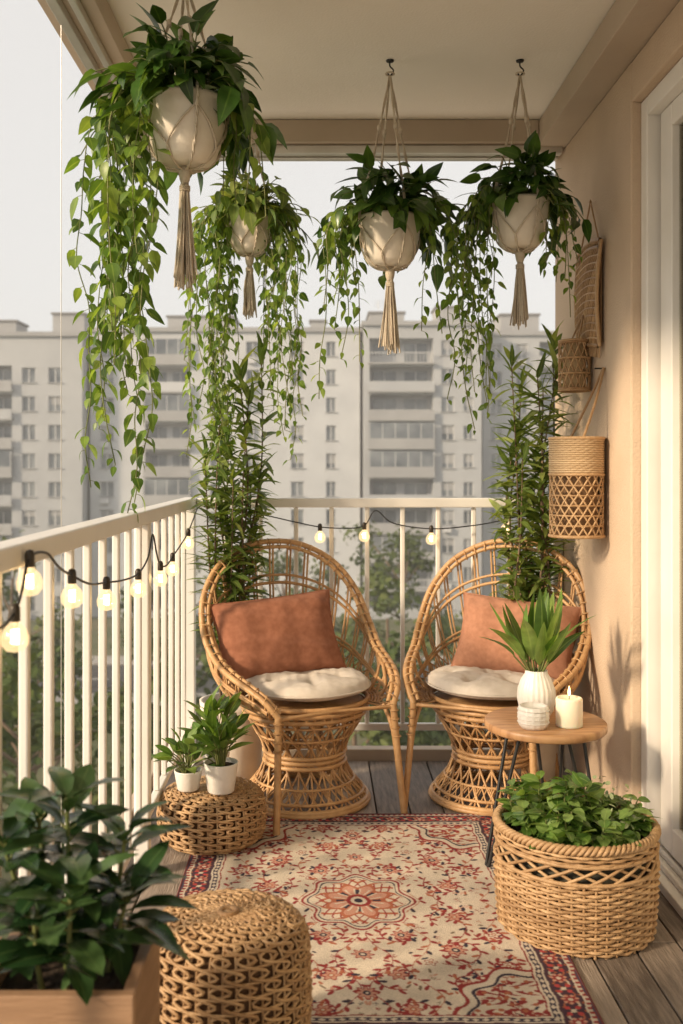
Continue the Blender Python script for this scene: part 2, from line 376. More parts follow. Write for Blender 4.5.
    mr=N.new('ShaderNodeMapRange'); mr.inputs[1].default_value=.3; mr.inputs[2].default_value=.7; mr.inputs[3].default_value=.84; mr.inputs[4].default_value=1.15
    tc=N.new('ShaderNodeTexCoord'); Lk.new(tc.outputs['Object'],no.inputs['Vector']); Lk.new(no.outputs['Fac'],mr.inputs[0])
    hs=N.new('ShaderNodeHueSaturation'); Lk.new(mr.outputs[0],hs.inputs['Value']); Lk.new(at.outputs['Color'],hs.inputs['Color']); Lk.new(hs.outputs[0],N['Principled BSDF'].inputs['Base Color'])
    me.materials.append(m)
    ob=bpy.data.objects.new('area_rug',me); scene.collection.objects.link(ob)
    b2=MB(); 
    P=[(x0,y0,.004),(x1,y0,.004),(x1,y1,.004),(x0,y1,.004)]
    for a,b in zip(P,P[1:]+P[:1]): tube(b2,[a,b],.0042,6)
    b2.build('rug_binding',[mat('rug_binding',(.12,.03,.03),.95)],ob)
make_rug()

# ---------------------------------------------------------------- wicker chair
def chair(name,loc,rot,sc=1.0):
    e=empty(name,loc,rot); e.scale=(sc,sc,.98)
    H=[(0,.285,.925),(.12,.28,.908),(.24,.25,.84),(.315,.20,.73),(.338,.13,.61),(.33,.04,.53),(.315,-.06,.492),(.29,-.15,.465),(.255,-.225,.43),(.215,-.262,.375)]
    R=[(x,y,z) for x,y,z in H]; Lf=[(-x,y,z) for x,y,z in H[1:]][::-1]
    rim=resample(catmull(Lf+R,160),140)
    mb=MB()
    tube(mb,rim,.0105,8,rnd=.6)
    cen=np.array([0,.1,.6])
    inner=rim.copy(); inner+= (cen-rim)/np.linalg.norm(cen-rim,axis=1)[:,None]*.024; tube(mb,inner,.0075,7,rnd=.75)
    for i in range(2,138,3):
        p=(rim[i]+inner[i])/2; t=nrm(rim[i+1]-rim[i-1]); o=nrm(rim[i]-inner[i]); b=np.cross(t,o)
        th=np.arange(8)*math.pi/4
        tube(mb,[p+o*.0235*math.cos(a)+b*.0125*math.sin(a)+t*.002*math.cos(a) for a in th],.0028,4,closed=True)
    for z,r in((.375,.228),(.352,.226),(.33,.218)): ring(mb,(0,0),r,z,.0095,6,56,ry=r*.97,rnd=.5)
    n=27; bez=[]
    idx=np.linspace(4,135,n).astype(int)
    for k in range(n):
        s=k/(n-1); psi=(s-.5)*math.radians(262)
        p0=np.array([.228*math.sin(psi),.221*math.cos(psi),.372]); p2=rim[idx[k]]
        o=np.array([math.sin(psi),math.cos(psi),0]); c=(p0+p2)/2+o*.055-np.array([0,0,.05])
        t=np.linspace(0,1,14)[:,None]; B=(1-t)**2*p0+2*t*(1-t)*c+t*t*p2; bez.append(B)
        side=nrm(np.cross(o,B[-1]-B[0]))*.0065
        tube(mb,B+side,.0042,5); tube(mb,B-side,.0042,5)
    def at(k,f):
        k=max(0,min(n-1,k)); B=bez[k]; x=f*13; i=min(int(x),12); return B[i]+(B[i+1]-B[i])*(x-i)
    for f,r in((.07,.005),(.13,.005),(.19,.005),(.42,.006),(.46,.005),(.74,.0065),(.79,.0055)):
        off=np.array([0,-.006,0])
        tube(mb,catmull([at(k,f)+off for k in range(n)],90),r,6)
    for k in range(0,n-1):
        tube(mb,[at(k,.19),at(k+1,.42)],.003,4); tube(mb,[at(k+1,.19),at(k,.42)],.003,4)
    for sx in(-1,1):
        tube(mb,catmull([(sx*.217,-.258,.38),(sx*.226,-.275,.2),(sx*.24,-.295,0)],10),.0125,8,rnd=.55)
        tube(mb,catmull([(sx*.20,-.22,.375),(sx*.213,-.258,.30),(sx*.222,-.268,.22)],8),.008,6,rnd=.5)
        tube(mb,catmull([(sx*.318,.0,.50),(sx*.275,-.1,.40),(sx*.21,-.11,.36)],12),.007,6)
        tube(mb,catmull([(sx*.335,.1,.565),(sx*.315,.02,.44),(sx*.225,-.05,.365)],12),.006,6)
        for q in (0,1,2,3):
            z=.36-.03*q; ring(mb,(sx*(.2185+.0015*q),-.262-.003*q),.0145,z,.003,4,10)
        tube(mb,catmull([(sx*.13,.19,.36),(sx*.17,.24,.18),(sx*.19,.27,0)],10),.011,7)
    tube(mb,[(-.218,-.258,.372),(0,-.235,.372),(.218,-.258,.372)],.007,6)
    def prof(t):
        z=.345-.335*t
        return np.interp(t,[0,.15,.35,.55,.75,.92,1],[.218,.195,.155,.135,.165,.212,.225]),z
    nb=22
    for k in range(nb):
        for s in(-1,1):
            P=[]
            for t in np.linspace(0,1,16):
                r,z=prof(t); r+= .003*s; a=2*math.pi*k/nb+s*t*1.15
                P.append((r*math.cos(a),r*math.sin(a),z))
            tube(mb,catmull(P,24),.0044,5)
        P=[]
        for t in np.linspace(0,1,12):
            r,z=prof(t); a=2*math.pi*(k+.5)/nb; P.append((r*math.cos(a),r*math.sin(a),z))
        tube(mb,P,.004,5)
    for t,r in((.12,.005),(.28,.005),(.48,.008),(.535,.009),(.59,.008),(.78,.005),(.9,.006),(.97,.010),(1.0,.010)):
        rr,z=prof(t); ring(mb,(0,0),rr+.004,z+.001,r,6,52)
    for s in (0,1):
        th=np.linspace(0,2*math.pi,241)[:-1]; tt=.84+.06*np.sin(th*22+s*math.pi); pr=[prof(t) for t in tt]
        tube(mb,[((r+.006)*math.cos(a),(r+.006)*math.sin(a),z) for (r,z),a in zip(pr,th)],.003,4,closed=True)
    mb.build('rattan_frame',[M_rattan],e)
    mb=MB(); lathe(mb,[(.001,.362),(.215,.362),(.215,.355),(.001,.353)],seg=40); mb.build('seat',[M_rattan],e)
    c=empty('seat_cushion',loc,rot)
    mb=MB(); nr,na=26,96
    R_,A_=np.meshgrid(np.linspace(0,1,nr),np.arange(na)*2*math.pi/na,indexing='ij')
    tuft=[(0,0)]+[(.58*math.cos(a),.58*math.sin(a)) for a in np.arange(6)*math.pi/3+.3]
    ex=R_*np.cos(A_);ey=R_*np.sin(A_)
    h=.044*(1-R_**5)**.5
    dip=sum(.026*np.exp(-((ex-a)**2+(ey-b)**2)/.012) for a,b in tuft)
    for a,b in tuft[1:]:
        tt=math.atan2(b,a); dd=np.abs(np.sin(A_-tt))*R_; dip=dip+.009*np.exp(-(dd/.07)**2)*(np.cos(A_-tt)>0)*np.clip(R_*2,0,1)*(1-R_**6)
    wr=.0025*np.sin(ex*31+ey*12)*np.sin(ey*27-ex*8)
    rad=.236*(1+.014*np.cos(6*(A_-.3)))
    top=np.stack([ex*rad,ey*rad*.98,.415+h-dip+wr],-1); bot=np.stack([ex*rad,ey*rad*.98,.415-h*.75+.004],-1)
    bot[...,2]=np.maximum(bot[...,2],.379)
    for G,fl in((top,0),(bot,1)):
        i=np.arange(nr-1)[:,None]*na; j=np.arange(na)[None]; j2=(j+1)%na
        F=np.stack([i+j,i+na+j,i+na+j2,i+j2],-1).reshape(-1,4)
        if fl: F=F[:,::-1].copy()
        mb.add(G.reshape(-1,3),F,0,.5)
    ring(mb,(0,0),.2365,.415,.004,6,72,ry=.232)
    for a,b in tuft: lathe(mb,[(.0001,.008),(.006,.006),(.009,0)],(a*.23,b*.226,.427),seg=12)
    mb.build('cushion_cover',[M_cush],c)
    return e
chair('wicker_chair',(-.055,3.60,0),math.radians(26))
chair('wicker_chair',(.622,3.62,0),math.radians(-26),.96)

def pillow(loc,rotz,tilt,roll,w=.47,h=.33,M=None):
    mb=MB(); n=44; u,v=np.meshgrid(np.linspace(-1,1,n),np.linspace(-1,1,n),indexing='ij')
    x=w/2*u*(1-.08*(1-v**2)); z=h/2*v*(1-.10*(1-u**2))-.010*u*u*(v>0)*v
    T=.066*(np.clip((1-u**4)*(1-v**4),0,1))**.55
    wr=.006*np.sin(u*7+v*5)*np.sin(v*6-u*3)+.006*np.sin((u+v)*13+2*u)*np.abs(u*v)+.004*np.sin(u*19)*(np.abs(v)**2)+.003*np.sin(v*17+u*4)*np.abs(u)
    for s in(-1,1):
        y=s*(T+wr*(T>.004)*(1-np.maximum(np.abs(u),np.abs(v))**4))
        i=np.arange(n-1)[:,None]*n; j=np.arange(n-1)[None]
        F=np.stack([i+j,i+j+1,i+n+j+1,i+n+j],-1).reshape(-1,4)
        if s<0: F=F[:,::-1].copy()
        mb.add(np.stack([x,y,z],-1).reshape(-1,3),F,0,.5)
    e=[(i,0) for i in range(n)]+[(n-1,j) for j in range(1,n)]+[(i,n-1) for i in range(n-2,-1,-1)]+[(0,j) for j in range(n-2,0,-1)]
    tube(mb,[(x[a],0,z[a]) for a in e],.0035,6,closed=True)
    ob=mb.build('throw_pillow',[M]); ob.location=loc
    ob.rotation_euler=(Matrix.Rotation(rotz,3,'Z')@Matrix.Rotation(tilt,3,'X')@Matrix.Rotation(roll,3,'Y')).to_euler()
pillow((-.155,3.665,.572),math.radians(18),math.radians(-24),math.radians(-5),.47,.32,M_terra)
pillow((.722,3.68,.568),math.radians(-20),math.radians(-24),math.radians(5),.44,.30,M_terra2)

# ---------------------------------------------------------------- cane / weave helpers
def cane_shell(mb,prof,c,n,amp,cyc,rad,mat=0,pts=90):
    P=resample(np.array([(r,0,z) for r,z in prof],float),pts)
    s=np.linspace(0,1,pts)
    for k in range(n):
        for sg in(-1,1):
            a=2*math.pi*(k+(.25 if sg>0 else .75))/n+sg*amp*2*math.pi/n*np.sin(s*cyc*2*math.pi)+.012*np.sin(s*23+k*1.7)
            r=P[:,0]+rad*.7*np.cos(s*cyc*2*math.pi)*sg
            tube(mb,np.stack([c[0]+r*np.cos(a),c[1]+r*np.sin(a),c[2]+P[:,2]],1),rad*U(.85,1.15),5,mat)
def pouf(name,c,R,H,n,cyc,rad):
    e=empty(name,c); rd=min(.05,H*.3)
    pr=[(.012,H)]
    pr+=[(R*.5,H*1.0),(R-rd,H-.006)]+[(R-rd+rd*math.sin(a),H-rd-.004+rd*math.cos(a)) for a in (.5,1.0,1.4)]+[(R*1.02,H*.5)]
    pr+=[(R-rd+rd*math.sin(a),rd-rd*math.cos(a)+.004) for a in (1.3,.9,.5)]
    pr=[tuple(x) for x in pr]
    mb=MB()
    P=[(r,0,z) for r,z in pr]
    cane_shell(mb,pr,(0,0,0),n,.62,cyc,rad)
    for k in range(n*2):
        a=2*math.pi*k/(n*2)+.03; Q=resample(np.array(P,float),40)
        q=Q[:,0]-.002
        tube(mb,np.stack([q*math.cos(a),q*math.sin(a),Q[:,2]],1)[(8 if k%2 else 0):],rad*.8,4)
    Q=resample(np.array(P,float),int(cyc*2)+1)
    for r,_,z in Q[1:]: ring(mb,(0,0),r+.001,z,rad*.8,5,64)
    ring(mb,(0,0),.016,H+.003,.006,6,24); lathe(mb,[(.0001,.006),(.01,.004),(.013,0)],(0,0,H),seg=16)
    mb.build('woven_strands',[M_rattan_l],e)
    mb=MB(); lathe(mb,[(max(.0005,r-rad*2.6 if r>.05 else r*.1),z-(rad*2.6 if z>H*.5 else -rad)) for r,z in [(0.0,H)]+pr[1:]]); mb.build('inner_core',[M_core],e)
pouf('wicker_pouf',(-.18,1.96,0),.158,.322,20,8.5,.0034)
pouf('wicker_stool',(-.345,3.2,0),.168,.172,18,6.5,.0040)

# ---------------------------------------------------------------- side table
tb=empty('side_table',(.68,3.02,0))
mb=MB(); lathe(mb,[(.0005,.43),(.10,.4302),(.177,.43),(.181,.427),(.182,.418),(.181,.409),(.177,.405),(.0005,.405)],seg=80); mb.build('table_top',[M_wood],tb)
mb=MB()
for a in (192,318,70):
    a=math.radians(a); d=np.array([math.cos(a),math.sin(a),0]); s=np.array([-d[1],d[0],0])
    f=d*.185
    P=[d*.10+s*.045+UP*.403,f*.97+s*.012+UP*.03,f+s*.006+UP*.007,f-s*.006+UP*.007,f*.97-s*.012+UP*.03,d*.10-s*.045+UP*.403]
    tube(mb,catmull(P,40),.0055,7); 
    box(mb,*sorted((d[0]*.07-.02,d[0]*.07+.04)),*sorted((d[1]*.1-.03,d[1]*.1+.03)),.4005,.4045)
mb.build('hairpin_legs',[M_black],tb)

def simple_plant(mbL,mbS,c,n,h,spread,L,W,shape='oval',bend=.6,mat=0,el=(.3,1.4),fold=.2,rs=(0,1)):
    lv=Leaves(); c=np.array(c,float)
    for k in range(n):
        a=U(0,2*math.pi); e_=U(*el); l=h*U(.45,1); d=np.array([math.cos(a)*math.cos(e_)*spread,math.sin(a)*math.cos(e_)*spread,math.sin(e_)])
        p=c+np.array([U(-.012,.012),U(-.012,.012),0]); q=p+d*l*.6+np.array([0,0,l*.1]); r=p+d*l
        tube(mbS,catmull([p,q,r],6),.0018,4)
        dd=nrm(nrm(d)+np.array([0,0,-.25+U(-.2,.2)])+rng.normal(0,.15,3))
        lv.add(r-nrm(d)*.01,dd,UP+d*.2+rng.normal(0,.25,3),L*U(.7,1.15),W*U(.8,1.15),bend*U(.5,1.3),fold,U(*rs))
    lv.flush(mbL,shape,mat)

e=empty('vase_with_plant',(.662,3.06,.431))
mb=MB(); lathe(mb,[(.0005,.0),(.038,.0),(.050,.02),(.058,.055),(.056,.085),(.045,.115),(.034,.132),(.033,.142),(.029,.142),(.030,.13),(.035,.11)],seg=96,rib=.02,ribn=22); mb.build('ribbed_vase',[M_white],e)
mb=MB(); ms=MB(); lv=Leaves()
for k in range(26):
    a=k*2.4+U(-.3,.3); t=.1+.8*(k/25); d=nrm([math.cos(a)*t,math.sin(a)*t,1]); p=np.array([math.cos(a)*.012,math.sin(a)*.012,.12])
    q=p+d*U(.04,.10)
    tube(ms,[p,q],.0025,4)
    o=np.array([math.cos(a),math.sin(a),0])
    lv.add(q,d,-o*.8+UP*.4+rng.normal(0,.3,3),U(.12,.20),U(.034,.05),U(-.6,.9),.25)
lv.flush(mb,'lance'); mb.build('leaves',[L_fresh],e); ms.build('stems',[M_stem],e)
e=empty('small_ceramic_pot',(.625,2.93,.431)); mb=MB(); lathe(mb,[(.0005,0),(.036,0),(.043,.012),(.046,.035),(.043,.062),(.037,.066),(.035,.06),(.0005,.058)],seg=64,rib=.018,ribn=14)
for z in (.018,.03,.042,.054): ring(mb,(0,0),.0455,z,.0016,4,48)
mb.build('pot_body',[M_white],e)
e=empty('pillar_candle',(.735,2.95,.431)); mb=MB(); lathe(mb,[(.0005,0),(.038,0),(.039,.004),(.039,.078),(.037,.083),(.033,.084),(.028,.079),(.0005,.078)],seg=48); mb.build('wax',[M_candle],e)
mb=MB(); tube(mb,[(0,0,.078),(.001,0,.094)],.0012,5); mb.build('wick',[M_black],e)
mb=MB(); lathe(mb,[(.0003,.088),(.0035,.092),(.0045,.098),(.003,.107),(.0003,.118)],seg=16); mb.build('flame',[M_flame],e)

# ---------------------------------------------------------------- basket planter
e=empty('wicker_basket_planter',(.668,2.62,0)); mb=MB(); R=.200;H=.272
def br(z): return R*(.97+.05*math.sin(min(1,z/H)*math.pi*.75))
nst=44
rows=np.arange(.008,.178,.0088)
th=np.arange(176)*2*math.pi/176
for i,z in enumerate(rows):
    r=br(z)+.0042*np.cos(th*nst/2+math.pi*(i%2)); tube(mb,np.stack([r*np.cos(th),r*np.sin(th),z+.001*np.sin(th*7+i)],1),.0045*U(.9,1.08),5,closed=True)
for z in(.230,.239,.248): 
    i+=1; r=br(z)+.0035*np.cos(th*nst/2+math.pi*(i%2)); tube(mb,np.stack([r*np.cos(th),r*np.sin(th),np.full(176,z)],1),.0046,5,closed=True)
for z in(.182,.226): 
    ring(mb,(0,0),br(z)+.002,z,.0055,6,80)
for k in range(22):
    for s in(-1,1):
        P=[]
        for t in np.linspace(0,1,9):
            a=2*math.pi*k/22+s*(t-.5)*2*math.pi/22*1.6; z=.182+.044*t; P.append(((br(z)+.001*s)*math.cos(a),(br(z)+.001*s)*math.sin(a),z))
        tube(mb,P,.0042,5)
for k in range(nst):
    a=2*math.pi*k/nst; tube(mb,[((br(z)-.002)*math.cos(a),(br(z)-.002)*math.sin(a),z) for z in (0,.05,.1,.18)],.0042,5)
for s in range(3):
    th2=np.arange(300)*2*math.pi/300; ph=s*2*math.pi/3
    r=br(H)+.008*np.cos(th2*30+ph); tube(mb,np.stack([r*np.cos(th2),r*np.sin(th2),.264+.008*np.sin(th2*30+ph)],1),.0058,5,closed=True)
mb.build('woven_basket',[M_rattan_l],e)
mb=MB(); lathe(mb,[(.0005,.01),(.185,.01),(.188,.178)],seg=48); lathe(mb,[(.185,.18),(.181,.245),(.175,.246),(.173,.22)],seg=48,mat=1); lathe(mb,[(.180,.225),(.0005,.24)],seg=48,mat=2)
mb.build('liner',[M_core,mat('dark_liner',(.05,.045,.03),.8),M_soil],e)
mb=MB(); ms=MB(); lv=Leaves()
for k in range(78):
    a=U(0,6.28); rr=.145*math.sqrt(U(0,1)); p=np.array([rr*math.cos(a),rr*math.sin(a),.235]); o=np.array([math.cos(a),math.sin(a),0])
    hgt=U(.05,.16)*(1.1-rr/.22)*(1.0 if math.cos(a)<.3 else .75)+.015; tip=p+o*U(.0,.03)+np.array([U(-.03,.03),U(-.03,.03),hgt])
    P=catmull([p,(p+tip)/2+o*.008,tip],7); tube(ms,P,.002,4)
    for i in range(2,7):
        for q in range(2):
            aa=U(0,6.28); d=np.array([math.cos(aa),math.sin(aa),U(-.1,.7)])+o*.2
            lv.add(P[i],d,UP+rng.normal(0,.35,3),U(.032,.056),U(.022,.034),U(.2,.9),.25)
lv.flush(mb,'oval')
for k in range(80):
    a=U(-.7,1.2); rr=U(.08,.18); p=np.array([rr*math.cos(a),rr*math.sin(a),U(.27,.34)])
    lv.add(p,rng.normal(0,1,3)+UP,UP+rng.normal(0,.4,3),U(.008,.02),U(.008,.014),.3,.2,1)
lv.flush(mb,'oval',1)
mb.build('leaves',[L_fresh,mat('pale_young_leaf',(.36,.42,.22),.6)],e); ms.build('stems',[M_stem],e)

# ---------------------------------------------------------------- foreground planter with ficus
e=empty('wooden_planter'); mb=MB()
x0,x1,y0,y1,h=-.495,-.262,1.405,1.64,.455
for i in range(4):
    a=i*h/4; b=(i+1)*h/4-.0012
    box(mb,x0,x1,y0,y0+.018,a,b); box(mb,x0,x1,y1-.018,y1,a,b)
    box(mb,x0,x0+.018,y0+.0185,y1-.0185,a,b); box(mb,x1-.018,x1,y0+.0185,y1-.0185,a,b)
mb.build('planter_box',[M_boxwood],e,smooth=False,bevel=.002)
mb=MB(); box(mb,x0+.019,x1-.019,y0+.019,y1-.019,.3,.425); mb.build('soil',[M_soil],e,smooth=False)
e=empty('rubber_plant'); mb=MB(); ms=MB(); lv=Leaves()
stems=[(-.39,1.54,.26,.0,.0),(-.34,1.57,.20,.035,.0),(-.44,1.52,.20,-.04,.0),(-.375,1.48,.15,.01,-.02),(-.325,1.53,.12,.03,.0),(-.43,1.58,.21,-.02,.02),(-.41,1.48,.11,-.01,-.01)]
for (bx,by,hh,ox,oy) in stems:
    b=np.array([bx,by,.42]); tip=b+np.array([ox,oy,hh])
    P=catmull([b,(b+tip)/2+rng.normal(0,.006,3),tip],14); tube(ms,P,np.linspace(.005,.003,14),6)
    g=U(0,6)
    for i in range(4,14):
        nl=2 if i<12 else 3
        if P[i][2]<.465: continue
        for q in range(nl):
            g+=2.4+U(-.3,.3); el=.0+.8*(i/13)**2.5+U(-.2,.2); d=np.array([math.cos(g)*math.cos(el),math.sin(g)*math.cos(el),math.sin(el)])
            l=U(.082,.115)*(1-.12*(i/13)); tube(ms,[P[i],P[i]+d*.016],.0018,4)
            lv.add(P[i]+d*.013,d,UP+rng.normal(0,.15,3),l,l*U(.40,.48),U(.3,1.0),U(.15,.4))
lv.flush(mb,'oval'); mb.build('leaves',[L_ficus],e); ms.build('stems',[M_stem],e)

# ---------------------------------------------------------------- small potted plants on stool
def potted(name,c,r,h,plant):
    e=empty(name,c); mb=MB()
    lathe(mb,[(.0005,0),(r*.72,0),(r*.78,.004),(r,h-.004),(r,h),(r*.92,h),(r*.88,h-.01),(r*.86,h-.012)],seg=48); mb.build('pot',[M_white],e)
    mb=MB(); lathe(mb,[(r*.87,h-.014),(.0005,h-.010)],seg=32); mb.build('soil',[M_soil],e)
    mb=MB(); ms=MB(); plant(mb,ms,h-.012); mb.build('leaves',[L_fresh],e); ms.build('stems',[M_stem],e)
potted('potted_plant',(-.415,3.15,.179),.044,.062,lambda a,b,h:simple_plant(a,b,(0,0,h),34,.12,.8,.065,.03,'oval',.7))
potted('potted_plant',(-.31,3.13,.179),.054,.092,lambda a,b,h:simple_plant(a,b,(0,0,h),44,.14,.75,.085,.034,'lance',.7))
potted('potted_plant',(-.34,3.27,.179),.045,.085,lambda a,b,h:simple_plant(a,b,(0,0,h),38,.20,.45,.08,.036,'oval',.7))

# ---------------------------------------------------------------- tall shrubs in planters
def shrub(name,c,top,r=.125,h=.31,wid=.13,n=11):
    e=empty(name,(c[0],c[1],0)); mb=MB()
    lathe(mb,[(.0005,.001),(r*.75,.001),(r*.8,.01),(r,h-.02),(r*1.02,h),(r*.93,h),(r*.9,h-.03),(r*.88,h-.035)],seg=56); mb.build('planter_pot',[M_pot],e)
    mb=MB(); lathe(mb,[(r*.9,h-.037),(.0005,h-.03)],seg=32); mb.build('soil',[M_soil],e)
    mb=MB(); ms=MB(); lv=Leaves()
    for k in range(n):
        a=k*2.4; b=np.array([.04*math.cos(a),.04*math.sin(a),h-.04]); sp=U(.04,wid*.9); t=np.array([math.cos(a)*sp,math.sin(a)*sp,top*U(.68,.97) if k else top])
        P=catmull([b,(b*2+t)/3+rng.normal(0,.02,3),(b+t*2)/3+rng.normal(0,.02,3),t],60); tube(ms,P,np.linspace(.006,.002,60),6)
        g=0
        for i in range(10,60):
            for q in range(2 if i>18 else 1):
                if U()<.1: continue
                g+=2.1+U(-.3,.3); el=U(-.2,.9) if i<57 else U(.8,1.4); d=np.array([math.cos(g)*math.cos(el),math.sin(g)*math.cos(el),math.sin(el)])
                lv.add(P[i],d,UP+rng.normal(0,.3,3),U(.07,.12),U(.017,.027),U(.3,1.1),.25)
    lv.flush(mb,'lance'); mb.build('leaves',[L_lance],e); ms.build('stems',[M_bark],e)
shrub('tall_potted_shrub',(-.33,3.80),1.62)
shrub('tall_potted_shrub',(.80,3.82),1.68,wid=.12)

# ---------------------------------------------------------------- hanging planters
def hanging(c,r,h,hookz,crownR,ncrown,vines,tassel,leafL=.10,vleaf=.048,crownmat=None,cheight=1.0,spin=.4):
    cx,cy,cz=c
    e=empty('hanging_planter',(cx,cy,cz)); 
    mb=MB(); lathe(mb,[(.0005,-h),(r*.42,-h),(r*.58,-h*.975),(r*.72,-h*.88),(r*.84,-h*.68),(r*.93,-h*.4),(r*.985,-h*.12),(r,-.012),(r*1.02,-.008),(r*1.02,0),(r*.95,.0),(r*.93,-.03)],seg=56); mb.build('pot',[M_pot],e)
    mb=MB(); lathe(mb,[(r*.92,-.03),(.0005,-.02)],seg=32); mb.build('soil',[M_soil],e)
    mb=MB()
    kz=-h-.012; top=hookz-cz-.05
    for k in range(4):
        a=spin+k*math.pi/2; d=np.array([math.cos(a),math.sin(a),0])
        P=[np.array([0,0,top]),d*r*.55+UP*top*.45,d*r*1.06+UP*.01,d*r*1.02-UP*h*.3,d*r*.88-UP*h*.72,d*r*.5-UP*h*1.01,UP*kz]
        Pq=catmull(P,50)
        for s in(0,math.pi):
            t=np.arange(50)*1.1+s
            tube(mb,Pq+np.stack([np.cos(t),np.sin(t),0*t],1)*.0022,.0026,4)
        a2=a+math.pi/2; am=a+math.pi/4
        for aa,bb in((a,am),(a2,am)):
            d1=np.array([math.cos(aa),math.sin(aa),0]);d2=np.array([math.cos(bb),math.sin(bb),0]); dm=nrm(d1+d2)
            tube(mb,catmull([d1*r*1.01-UP*h*.22,dm*r*.95-UP*h*.5,d2*r*.82-UP*h*.8,d2*r*.46-UP*h*1.015,UP*kz],20),.003,5)
        for z in (top*.62,): lathe(mb,[(.0005,.012),(.007,.008),(.007,-.008),(.0005,-.012)],tuple(d*r*.38+UP*z),seg=8)
    ring(mb,(0,0),.014,top+.004,.003,5,20)
    lathe(mb,[(.0005,.02),(.013,.015),(.017,0),(.014,-.018),(.010,-.028)],(0,0,kz-.005),seg=16)
    for k in range(50):
        a=U(0,6.28); q=math.sqrt(U(0,1)); d=np.array([math.cos(a),math.sin(a),0]); 
        P=[UP*(kz-.015)+d*.006*q,UP*(kz-.05)+d*.012*q,UP*(kz-tassel*.5)+d*.020*q+rng.normal(0,.002,3),UP*(kz-tassel*U(.90,1.03))+d*.030*q+rng.normal(0,.004,3)]
        tube(mb,catmull(P,8),.0024,4)
    for z in(0,.005,.010): ring(mb,(0,0),.0125,kz-.042-z,.003,5,16)
    mb.build('macrame_hanger',[M_rope],e)
    mb=MB(); tube(mb,catmull([(0,0,hookz-cz),(0,0,hookz-cz-.02),(.012,0,hookz-cz-.035),(0,0,hookz-cz-.052),(-.01,0,hookz-cz-.04)],20),.0025,6); lathe(mb,[(.0005,0),(.014,-.001),(.012,-.006),(.0005,-.008)],(0,0,hookz-cz),seg=16); mb.build('ceiling_hook',[M_black],e)
    mb=MB(); ms=MB(); lv=Leaves()
    for k in range(ncrown):
        a=U(0,6.28); el=U(.0,1.4); l=crownR*U(.35,1.0); o=np.array([math.cos(a),math.sin(a),0])
        front=max(0,-o[1])
        hz=l*math.cos(el)+.02; up=l*math.sin(el)*.85*cheight+.03
        t=np.linspace(0,1,9)[:,None]; drop=U(.02,.13)*(hz/crownR)*(1-.55*front)
        P=o*r*.4*U(0,1)-UP*.02+o*hz*t*(1-.2*front)+UP*((up+.02*front)*(t*1.5-t*t*.5))-UP*drop*t**3*1.6
        tube(ms,P,.0018,4)
        for i in (8,6,4):
            if i<8 and U()<.35: continue
            d=P[i]-P[i-1]; d=nrm(nrm(d)*.7+o*.3+rng.normal(0,.4,3)-UP*U(.0,.9)*(1-.5*front))
            L=leafL*U(.6,1.15); lv.add(P[i],d,UP*.8+o*.5+rng.normal(0,.3,3),L,L*U(.46,.58),U(.3,1.0),U(.1,.3))
    lv.flush(mb,'heart')
    for (dx,dy,zb) in vines:
        o=np.array([dx,dy,0]); L0=np.linalg.norm(o)
        oo=nrm(o); z1=zb-cz
        P=[oo*r*.5-UP*.01,oo*max(r*1.05,L0*.7)+UP*U(.015,.05),o*1.0+UP*-.06]
        nn=max(2,int((-.06-z1)/.12)); w=np.zeros(3)
        for i in range(1,nn+1):
            w=w*.7+np.array([U(-.025,.025),U(-.025,.025),0]); P.append(o+w+UP*(-.06+(z1+.06)*i/nn))
        ln=sum(np.linalg.norm(np.subtract(P[i+1],P[i])) for i in range(len(P)-1))
        npt=int(ln/.020); Q=catmull(P,max(8,npt)); tube(ms,Q,.0016,4)
        g=U(0,6)
        for i in range(3,len(Q)):
            if U()<.15: continue
            g+=math.pi*.75+U(-.6,.6); s=np.array([math.cos(g),math.sin(g),0]); f=1-.4*(i/len(Q))**2
            L=vleaf*U(.6,1.25)*f; p=Q[i]+s*.012-UP*.004; tube(ms,[Q[i],p],.0009,3)
            d=s*U(.3,1.0)-UP*U(.3,1.1); lv.add(p,d,s*.6+UP*.5+rng.normal(0,.3,3),L,L*U(.52,.68),U(.1,.8),.2)
    lv.flush(mb,'heart',1)
    mb.build('foliage',[crownmat or L_dark,L_vine],e); ms.build('stems',[M_stem],e)

v1=[(U(-.25,-.05),U(-.12,.1),U(1.15,1.75)) for _ in range(10)]+[(-.25,.0,1.14),(-.2,-.05,1.2),(-.13,.02,1.10),(-.23,.05,1.3),(-.1,-.08,1.4),(-.15,.0,1.06)]+[(U(.08,.2),U(-.1,.1),U(1.85,2.0)) for _ in range(4)]
hanging((-.365,2.7,2.18),.115,.175,2.56,.235,135,v1,.31,.098,.062)
v2=[(U(-.22,-.06),U(-.1,.1),U(1.15,1.75)) for _ in range(17)]+[(U(.06,.2),U(-.1,.1),U(1.3,1.8)) for _ in range(13)]+[(.17,.02,1.22),(-.14,0,1.1)]
hanging((-.262,3.72,2.12),.085,.135,2.56,.20,120,v2,.22,.075,.046,crownmat=L_lance)
v3=[(U(-.25,-.12),U(-.1,.08),U(1.45,1.85)) for _ in range(5)]+[(U(.12,.25),U(-.1,.1),U(1.5,1.85)) for _ in range(5)]+[(-.22,0,1.42),(-.12,.02,1.55),(.2,-.03,1.42),(.24,.03,1.6)]
hanging((.235,3.36,2.03),.105,.165,2.56,.225,130,v3,.27,.088,.048)
v4=[(U(-.2,-.08),U(-.1,.1),U(1.4,1.8)) for _ in range(11)]+[(U(.08,.17),U(-.1,.1),U(1.6,1.9)) for _ in range(6)]+[(-.16,0,1.32),(-.1,.03,1.36)]
hanging((.672,3.36,2.085),.096,.16,2.56,.185,120,v4,.24,.078,.043)

